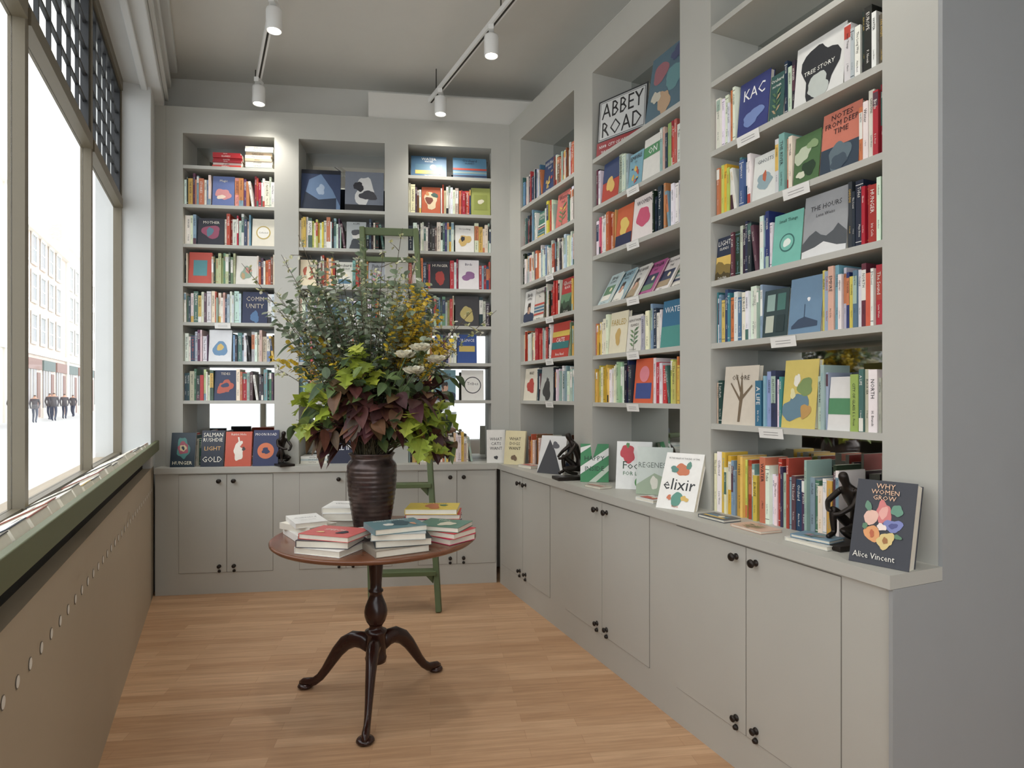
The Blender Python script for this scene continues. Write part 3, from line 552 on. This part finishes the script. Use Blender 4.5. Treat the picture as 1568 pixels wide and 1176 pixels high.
# ------------------------------------------------------------------ pedestal table
TC=Vector((-.632,2.88,0)); TZ=.758
m=MB()
m.lathe([(.0,TZ-.026),(.425,TZ-.026),(.452,TZ-.022),(.464,TZ-.012),(.465,TZ-.005),(.460,TZ-.001),(.452,TZ),(.0,TZ)],TC,96,mat=1)
m.lathe([(.055,TZ-.046),(.055,TZ-.028),(.05,TZ-.027)],TC,32,mat=0)
for sgn in (-1,1):
    y0,y1=sorted((sgn*.09,sgn*.13)); m.box(-.30,.30,y0,y1,TZ-.05,TZ-.027,mat=0,mtx=Matrix.Translation(TC)@Matrix.Rotation(.4,4,'Z'))
prof=[(.03,.165),(.046,.17),(.05,.19),(.046,.20),(.046,.30),(.05,.305),(.05,.315),(.034,.322),(.028,.335),(.034,.345),(.044,.36),(.052,.385),(.053,.405),(.048,.43),(.038,.455),(.030,.475),(.028,.49),(.034,.495),(.034,.502),(.026,.51),(.027,.54),(.032,.60),(.034,.63),(.030,.655),(.036,.66),(.036,.668),(.03,.675),(.034,.69),(.05,.705),(.055,.712)]
m.lathe(prof,TC,32,mat=0)
for ang in (-84,164,50):
    a=math.radians(ang); d=Vector((math.cos(a),math.sin(a),0))
    prof2=[(.03,.245,.040),(.07,.262,.040),(.115,.262,.038),(.16,.238,.035),(.20,.195,.030),(.235,.145,.026),(.265,.100,.022),(.295,.062,.020),(.325,.038,.020),(.355,.028,.023),(.385,.023,.022),(.405,.018,.012)]
    m.tube([TC+d*r_+Vector((0,0,z)) for r_,z,_ in prof2],[q[2] for q in prof2],mat=0,seg=14,sy=.75)
    m.lathe([(.012,0),(.030,.002),(.038,.010),(.034,.018),(.018,.022)],TC+d*.375,18,mat=0)
m.obj('pedestal_table',[M_wood,M_top])
# vase
VC=Vector((-.675,2.99,TZ+.001))
m=MB(); pr=[(.0,.0),(.078,.0),(.084,.006),(.088,.03)]
for i in range(1,80):
    t=i/80; z=.03+t*.27; r_=.088+.030*math.sin(min(1,t*1.05)*math.pi*.5)+ .0007*math.sin(i*.95); pr.append((r_,z))
pr+=[(.117,.31),(.110,.328),(.100,.338),(.098,.348),(.106,.362),(.111,.368),(.106,.370),(.096,.36),(.09,.345),(.0,.30)]
m.lathe(pr,VC,72); m.obj('vase',[M_vase])
# ------------------------------------------------------------------ table books
def tstack(rx,ry,yaw,specs):
    m=MB(); z=TZ+.001
    for (w,h,t,bg,items) in specs:
        mt=Matrix.Translation((TC.x+rx+R.uniform(-.012,.012),TC.y+ry+R.uniform(-.012,.012),z+t))@Matrix.Rotation(yaw+R.uniform(-.24,.24),4,'Z')@Matrix.Rotation(-math.pi/2,4,'X')@Matrix.Translation((-w/2,0,-h/2))
        book(m,mt,w,h,t,bg,items); z+=t+.0006
    m.obj('book_stack',[M_book])
W_=(240,238,232)
tstack(-.31,-.02,.75,[(.15,.23,.030,W_,[]),(.15,.22,.028,(226,220,206),[]),(.14,.215,.022,W_,[('t','Collected',.5,.6,.7,.1,(150,150,150)),('t','Maya Stone',.5,.3,.5,.06,(150,150,150))])])
tstack(-.115,-.29,-.12,[(.22,.18,.026,W_,[]),(.225,.175,.030,(70,66,74),[]),(.235,.175,.022,(212,108,104),[('t','SPEECH',.45,.6,.4,.16,(240,240,230)),('b',.7,.4,.10,(44,44,54)),('b',.3,.3,.06,(240,200,150))])])
tstack(-.22,.25,.1,[(.16,.21,.035,(200,180,150),[]),(.16,.21,.035,W_,[]),(.15,.2,.026,W_,[('t','Winter',.5,.6,.7,.1,(90,90,100))])])
tstack(.155,-.28,.35,[(.23,.18,.028,(150,140,126),[]),(.23,.175,.030,(52,62,66),[]),(.22,.175,.026,(176,184,184),[]),(.22,.175,.024,(104,134,138),[('b',.6,.5,.20,(70,92,98)),('b',.35,.4,.1,(222,220,210)),('b',.8,.3,.07,(200,150,120)),('t','SMALL WORLDS',.5,.85,.7,.1,(240,236,226))])])
tstack(.24,.17,-.2,[(.25,.18,.028,(140,50,66),[]),(.25,.175,.024,(44,56,96),[]),(.26,.175,.024,(190,58,58),[]),(.25,.175,.026,(230,202,80),[('b',.5,.45,.2,(206,124,76)),('b',.7,.6,.08,(80,120,90)),('t','Wild Places',.5,.88,.7,.1,(60,60,40))])])
tstack(.335,-.09,-.55,[(.20,.16,.026,(208,70,110),[]),(.21,.16,.024,(200,60,70),[]),(.21,.165,.022,(92,130,112),[('b',.6,.4,.18,(220,214,190)),('t','Tides',.4,.8,.5,.12,(240,240,230))])])
tstack(.05,-.11,.6,[(.19,.15,.03,(60,60,66),[]),(.18,.15,.02,(214,210,200),None)])
# ------------------------------------------------------------------ bouquet
R.seed(21)
m=MB()
MO=VC+Vector((0,0,.35))
def bez(p0,p1,p2,n):
    return [p0*(1-t)**2+p1*2*t*(1-t)+p2*t*t for t in [i/(n-1) for i in range(n)]]
def leaf(p,d,L,Wd,col,shape='o',droop=.4):
    d=Vector(d).normalized(); up=Vector((R.uniform(-.5,.5),R.uniform(-.5,.5)-.35,1))
    s=d.cross(up); 
    if s.length<.01: s=Vector((1,0,0))
    s.normalize(); nrm=s.cross(d).normalized()
    n=5 if shape=='r' else (10 if shape=='l' else 8); vs=[];fs=[]; cup=R.uniform(.05,.22)
    for i in range(n):
        t=i/(n-1)
        if shape=='o': w=math.sin(math.pi*t**.72)**.85*.5 if 0<t<1 else 0
        elif shape=='r': w=math.sqrt(max(0,1-(2*t-1)**2))*.5
        else: w=(math.sin(math.pi*t**.85)*.5)*(1.35 if i%3==1 else (.5 if i%3==0 else .95))
        w*=Wd; c=p+d*(L*t)+Vector((0,0,-1))*(droop*L*t*t*.6)
        vs+= [tuple(c+s*w+nrm*w*cup),tuple(c),tuple(c-s*w+nrm*w*cup)]
    for i in range(n-1):
        a=i*3; fs+=[(a,a+1,a+4,a+3),(a+1,a+2,a+5,a+4)]
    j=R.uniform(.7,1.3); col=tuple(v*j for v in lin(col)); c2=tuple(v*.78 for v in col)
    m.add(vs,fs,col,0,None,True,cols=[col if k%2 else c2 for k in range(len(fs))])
def rnd(a=1): return Vector((R.uniform(-a,a),R.uniform(-a,a),R.uniform(-a,a)))
def stem(tip,cols,L,Wd,shape,n,start=.35,droop=.4,r0=.003,scol=(84,74,50),spread=1.0):
    tip=Vector(tip); mid=MO.lerp(tip,.5)+Vector((0,0,.12))+rnd(.03); p0=MO+Vector((R.uniform(-.05,.05),R.uniform(-.05,.05),-.05))
    pts=bez(p0,mid,tip,14); m.tube(pts,[r0*(1-.7*i/13) for i in range(14)],lin(scol),0,5)
    for k in range(n):
        t=start+(1-start)*k/max(1,n-1); i=min(12,int(t*13)); p=pts[i].lerp(pts[i+1],min(1,t*13-i))
        tan=(pts[i+1]-pts[i]).normalized(); side=tan.cross(rnd().normalized()).normalized()
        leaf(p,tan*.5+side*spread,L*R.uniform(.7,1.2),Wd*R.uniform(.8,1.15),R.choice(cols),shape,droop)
    return pts
BX,BY=-.64,2.99
BUR=[(96,56,52),(76,44,44),(116,74,60),(68,42,40),(104,82,56),(128,92,66),(88,52,56)]
DG=[(88,108,70),(106,126,78),(74,94,64),(120,138,84)]
CH=[(186,196,78),(168,184,70),(200,206,96),(148,166,70)]
EU=[(164,176,152),(144,160,138),(180,190,166),(126,144,116),(112,130,102)]
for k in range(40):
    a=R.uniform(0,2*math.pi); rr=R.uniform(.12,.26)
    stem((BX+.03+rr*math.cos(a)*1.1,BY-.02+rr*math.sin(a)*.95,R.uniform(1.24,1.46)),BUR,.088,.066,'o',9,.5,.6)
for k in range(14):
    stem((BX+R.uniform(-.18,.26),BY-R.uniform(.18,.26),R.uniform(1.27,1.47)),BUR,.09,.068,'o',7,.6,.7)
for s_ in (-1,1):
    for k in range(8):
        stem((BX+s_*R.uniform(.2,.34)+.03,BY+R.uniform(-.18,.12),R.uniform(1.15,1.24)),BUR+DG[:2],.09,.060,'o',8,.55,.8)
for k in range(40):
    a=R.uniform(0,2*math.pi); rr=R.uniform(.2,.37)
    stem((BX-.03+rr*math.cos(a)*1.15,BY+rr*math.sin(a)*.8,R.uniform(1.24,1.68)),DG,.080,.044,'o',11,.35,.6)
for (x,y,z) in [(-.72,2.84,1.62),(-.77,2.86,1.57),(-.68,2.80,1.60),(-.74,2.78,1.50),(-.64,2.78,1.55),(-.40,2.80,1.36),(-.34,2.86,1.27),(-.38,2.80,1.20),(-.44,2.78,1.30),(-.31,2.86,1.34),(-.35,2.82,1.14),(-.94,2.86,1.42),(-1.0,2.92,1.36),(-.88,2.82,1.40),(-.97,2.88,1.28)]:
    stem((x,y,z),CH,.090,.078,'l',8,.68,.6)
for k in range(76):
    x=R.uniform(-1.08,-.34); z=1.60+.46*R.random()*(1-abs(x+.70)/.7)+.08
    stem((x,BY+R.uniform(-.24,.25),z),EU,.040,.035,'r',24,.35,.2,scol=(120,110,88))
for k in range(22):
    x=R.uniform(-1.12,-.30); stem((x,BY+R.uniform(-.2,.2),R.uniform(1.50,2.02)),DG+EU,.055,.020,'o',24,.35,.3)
YL=[(226,196,66),(210,178,56),(236,208,90)]
for (x,z,n) in [(-.41,1.86,8),(-.36,1.76,7),(-.46,1.78,7),(-1.06,1.60,4),(-.95,1.66,3),(-.54,1.68,5),(-.32,1.62,6),(-.86,1.56,3),(-.42,1.70,6),(-.50,1.88,4)]:
    for q in range(n):
        stem((x+R.uniform(-.05,.05),2.90+R.uniform(-.1,.1),z+R.uniform(-.05,.05)),YL,.026,.022,'r',20,.62,.1,r0=.002)
for (x,z) in [(-1.26,2.02),(-1.18,1.92),(-1.10,1.78),(-.93,2.05),(-.85,1.98),(-.60,2.10),(-.52,2.2),(-.56,2.0),(-.08,1.84),(-.18,1.80),(-.25,1.70),(-1.2,1.55),(-.78,2.12),(-.70,2.05),(-.46,2.10),(-1.0,1.92),(-1.14,2.1),(-.98,2.14)]:
    tip=Vector((x,BY+R.uniform(-.15,.2),z)); mid=MO.lerp(tip,.5)+Vector((0,0,.10)); pts=bez(MO+rnd(.03),mid,tip,18); m.tube(pts,[.0038*(1-.7*i/17) for i in range(18)],lin((96,84,66)),0,5)
    for i in range(7,17):
        sd=(pts[i+1]-pts[i]).cross(rnd()).normalized()*R.uniform(.03,.09)+Vector((0,0,.03)) if i<16 else Vector((0,0,.02))
        m.tube([pts[i],pts[i]+sd*.5+Vector((0,0,.005)),pts[i]+sd],[.0018,.0014,.001],lin((104,92,70)),0,4)
        for e in (.5,1): 
            q=pts[i]+sd*e; 
            for _ in range(3): leaf(q,rnd(),.020,.015,R.choice([(232,230,214),(214,212,160),(180,188,130)]),'r',.0)
def rose(c,r,col):
    for ring,(rr,n,tl) in enumerate([(1,6,.5),(.75,6,.9),(.5,5,1.3),(.28,4,1.8)]):
        for i in range(n):
            a=2*math.pi*i/n+ring*.5; d=Vector((math.cos(a),math.sin(a)-.4,tl*.6)); leaf(Vector(c)+d.normalized()*r*.15,d,r*(.6+.5*rr),r*.9,col,'r',-.2)
for c in [(-.405,2.74,1.60),(-.34,2.78,1.55),(-.43,2.73,1.50),(-.47,2.74,1.57)]:
    rose(c,.045,(236,232,212)); m.tube([MO,(Vector(c)+MO)/2+Vector((0,0,.05)),Vector(c)],.003,lin((90,110,60)),0,5)
m.obj('flower_arrangement',[M_leaf])
# ------------------------------------------------------------------ green ladder
m=MB()
def beam(p,q,w,d,mat=0,up=Vector((0,1,0))):
    p=Vector(p);q=Vector(q); t=(q-p).normalized(); a=t.cross(up).normalized(); b_=a.cross(t).normalized(); vs=[]
    for c in (p,q):
        for sx,sy in ((-1,-1),(1,-1),(1,1),(-1,1)): vs.append(tuple(c+a*sx*w/2+b_*sy*d/2))
    m.add(vs,[(3,2,1,0),(4,5,6,7),(0,1,5,4),(1,2,6,5),(2,3,7,6),(3,0,4,7)],(1,1,1),mat)
fl_,fr_=Vector((-.90,3.99,0)),Vector((-.475,4.03,0)); tl,tr=Vector((-1.10,4.565,2.64)),Vector((-.715,4.615,2.64))
H=2.64
beam(fl_,tl,.036,.055); beam(fr_,tr,.036,.055)
zs=[.245,.52,.80,1.08,1.36,1.64,1.92,2.20,2.40,2.615]
for i,z in enumerate(zs):
    a=fl_.lerp(tl,z/H); c=fr_.lerp(tr,z/H)
    if z>2.15: beam(a,c,.055 if z>2.6 else .035,.022)
    else:
        beam(a,c,.030,.09)
        for e,sg in ((a,1),(c,-1)):
            v=(c-a).normalized()*sg; m.add([tuple(e+v*.02+Vector((0,-.012,-.015))),tuple(e+v*.075+Vector((0,-.012,-.015))),tuple(e+v*.02+Vector((0,-.012,-.075))),tuple(e+v*.02+Vector((0,.012,-.015))),tuple(e+v*.075+Vector((0,.012,-.015))),tuple(e+v*.02+Vector((0,.012,-.075)))],[(0,1,2),(5,4,3),(0,3,4,1),(1,4,5,2),(2,5,3,0)],(1,1,1))
m.obj('green_wooden_ladder',[M_green],bevel=.004)
# ------------------------------------------------------------------ track lights
def track(p,slope,y0,y1,heads,name):
    root=bpy.data.objects.new(name,None); bpy.context.scene.collection.objects.link(root)
    X=lambda y:p[0]+slope*(p[1]-y)
    m=MB(); a=Vector((X(y0),y0,3.66)); c=Vector((X(y1),y1,3.66)); d=(c-a); f=frame(a.xy,d.xy); L=d.xy.length
    m.box(0,L,-.018,.018,3.645,3.68,mtx=f); m.box(0,L,-.006,.006,3.643,3.6455,mtx=f,mat=1)
    k=.3
    while k<L: m.box(k-.003,k+.003,-.003,.003,3.68,CEIL,mtx=f,mat=1); k+=1.1
    m.obj('rail',[M_white,M_track],parent=root)
    for i,y in enumerate(heads):
        m=MB(); c=(X(y),y,0)
        m.box(c[0]-.016,c[0]+.016,c[1]-.045,c[1]+.045,3.615,3.645)
        m.lathe([(.008,3.59),(.008,3.62)],c,12); 
        m.lathe([(.0,3.60),(.03,3.60),(.042,3.595),(.044,3.585),(.044,3.475),(.042,3.472),(.038,3.472),(.036,3.485)],c,32)
        m.lathe([(.0,3.479),(.036,3.479),(.036,3.482),(0,3.482)],c,24,mat=1)
        m.obj('spot_head_%d'%i,[M_white,M_bulb],parent=root)
        ld=bpy.data.lights.new('spot','SPOT'); ld.energy=20; ld.spot_size=math.radians(120); ld.spot_blend=1; ld.color=(1,.95,.88); ld.shadow_soft_size=.05
        lo=bpy.data.objects.new('spot_lamp_%d'%i,ld); lo.location=(c[0],c[1],3.46); bpy.context.scene.collection.objects.link(lo); lo.parent=root
track((-1.36,3.54),.506,-1.5,4.75,(.4,2.0,3.52,4.40),'track_light')
track((-.136,3.80),.512,-1.5,4.95,(.4,2.0,3.78,4.56),'track_light.001')
# ------------------------------------------------------------------ street
m=MB(); m.box(-6,140,.33,60,-.22,-.10,mtx=LW); m.obj('street_ground',[M_road])
m=MB(); Yf=10.5
SG=paint('shop_glass',(124,120,118),.3)
segs=[(5,26,12.4,4),(26,44,14.0,0),(44,60,12.6,4),(60,84,13.8,0),(84,150,12.8,4)]
for (sa,sb,hh,mt_) in segs:
    m.box(sa,sb,Yf,Yf+6,-.1,hh,mtx=LW,mat=mt_); m.box(sa,sb,Yf-.3,Yf,hh-.5,hh,mtx=LW); m.box(sa,sb,Yf-.15,Yf,4.15,4.45,mtx=LW)
    m.box(sa,sa+.35,Yf-.12,Yf,-.1,hh-.5,mtx=LW); m.box(sb-.35,sb,Yf-.12,Yf,-.1,hh-.5,mtx=LW)
    m.box(sa+1,sa+2.2,Yf+.5,Yf+1.4,hh,hh+1.6,mtx=LW,mat=4)
    xx=sa+.9
    while xx<sb-1.6:
        for z in (5.0,7.7,10.2):
            m.box(xx,xx+1.15,Yf-.03,Yf-.005,z,z+1.75,mtx=LW,mat=1)
            m.box(xx-.14,xx+1.29,Yf-.14,Yf-.03,z-.18,z,mtx=LW); m.box(xx-.12,xx+1.27,Yf-.12,Yf-.03,z+1.75,z+2.0,mtx=LW)
            m.box(xx-.12,xx,Yf-.08,Yf-.03,z,z+1.75,mtx=LW); m.box(xx+1.15,xx+1.27,Yf-.08,Yf-.03,z,z+1.75,mtx=LW)
            for k in (1,2): m.box(xx+1.15*k/3-.03,xx+1.15*k/3+.03,Yf-.05,Yf-.03,z,z+1.75,mtx=LW)
            m.box(xx,xx+1.15,Yf-.05,Yf-.03,z+.85,z+.92,mtx=LW)
        xx+=2.3
    xx=sa+.5; q=0
    while xx<sb-3.5:
        m.box(xx,xx+3.4,Yf-.12,Yf,3.2,3.9,mtx=LW,mat=2 if q%2 else 5); m.box(xx+.15,xx+2.3,Yf-.05,Yf,.6,3.2,mtx=LW,mat=3); m.box(xx+2.5,xx+3.3,Yf-.05,Yf,0,3.0,mtx=LW,mat=2)
        for k in (.85,1.6): m.box(xx+k-.03,xx+k+.03,Yf-.08,Yf-.05,.6,3.2,mtx=LW)
        m.box(xx,xx+2.45,Yf-.1,Yf,-.1,.6,mtx=LW); xx+=3.9; q+=1
m.obj('street_building',[M_facade,M_win2,M_shop,SG,M_brick,M_awn])
M_person,nt,b=newmat('pedestrian_clothes')
tc=nt.nodes.new('ShaderNodeTexCoord'); sx=nt.nodes.new('ShaderNodeSeparateXYZ'); nt.links.new(tc.outputs['Generated'],sx.inputs[0])
rp=nt.nodes.new('ShaderNodeValToRGB'); rp.color_ramp.interpolation='CONSTANT'; cr=rp.color_ramp.elements
cr[0].color=(*lin((60,66,86)),1); cr[1].position=.5; cr[1].color=(*lin((86,82,86)),1); e=cr.new(.86); e.color=(*lin((205,160,135)),1); e=cr.new(.95); e.color=(*lin((70,54,44)),1)
nt.links.new(sx.outputs['Z'],rp.inputs['Fac']); nt.links.new(rp.outputs['Color'],b.inputs['Base Color'])
def person(X,Y,rot,s=1):
    pts=[(0,0,.95),(0,0,1.15),(0,0,1.38),(0,0,1.48),(0,.01,1.56),(0,.02,1.66),(-.18,0,1.40),(-.23,-.06,1.14),(-.22,.08,.92),(-.215,.12,.84),(.18,0,1.40),(.23,.05,1.14),(.22,-.10,.94),(.215,-.15,.86),
         (-.09,0,.90),(-.10,.16,.50),(-.10,.06,.08),(-.10,.20,.04),(.09,0,.90),(.10,.02,.48),(.10,-.20,.12),(.10,-.10,.03)]
    e=[(0,1),(1,2),(2,3),(3,4),(4,5),(2,6),(6,7),(7,8),(8,9),(2,10),(10,11),(11,12),(12,13),(0,14),(14,15),(15,16),(16,17),(0,18),(18,19),(19,20),(20,21)]
    r=[(.15,.11),(.13,.10),(.15,.11),.055,.085,.08,.065,.05,.038,.035,.065,.05,.038,.035,.09,.065,.045,.04,.09,.065,.045,.04]
    q=LW@Vector((X,Y,0)); skin('pedestrian',pts,e,r,M_person,(q.x,q.y,-.10),rot,s,sub=1)
for X,Y,rot in ((37,8.2,.4),(38.2,8.4,.5),(46,8.6,.4),(52,8.0,3.3),(40,9.2,3.2),(43,8.9,.4),(48.5,9.3,3.4),(50,8.8,.4),(55,9.2,3.3)): person(X,Y,rot,R.uniform(.95,1.05))
# ------------------------------------------------------------------ world, camera
w=bpy.data.worlds.new('World'); bpy.context.scene.world=w; w.use_nodes=True; bg=w.node_tree.nodes['Background']
bg.inputs[0].default_value=(.93,.965,1,1); bg.inputs[1].default_value=2.1
cd=bpy.data.cameras.new('cam'); cam=bpy.data.objects.new('camera',cd); bpy.context.scene.collection.objects.link(cam)
cam.location=(0,0,1.4); cam.rotation_euler=(math.radians(90),0,0); cd.sensor_width=36; cd.lens=950/1568*36; cd.shift_y=.0121; cd.clip_start=.05; cd.clip_end=400
bpy.context.scene.camera=cam
bpy.context.scene.view_settings.view_transform='Standard'
bpy.context.scene.view_settings.exposure=.45
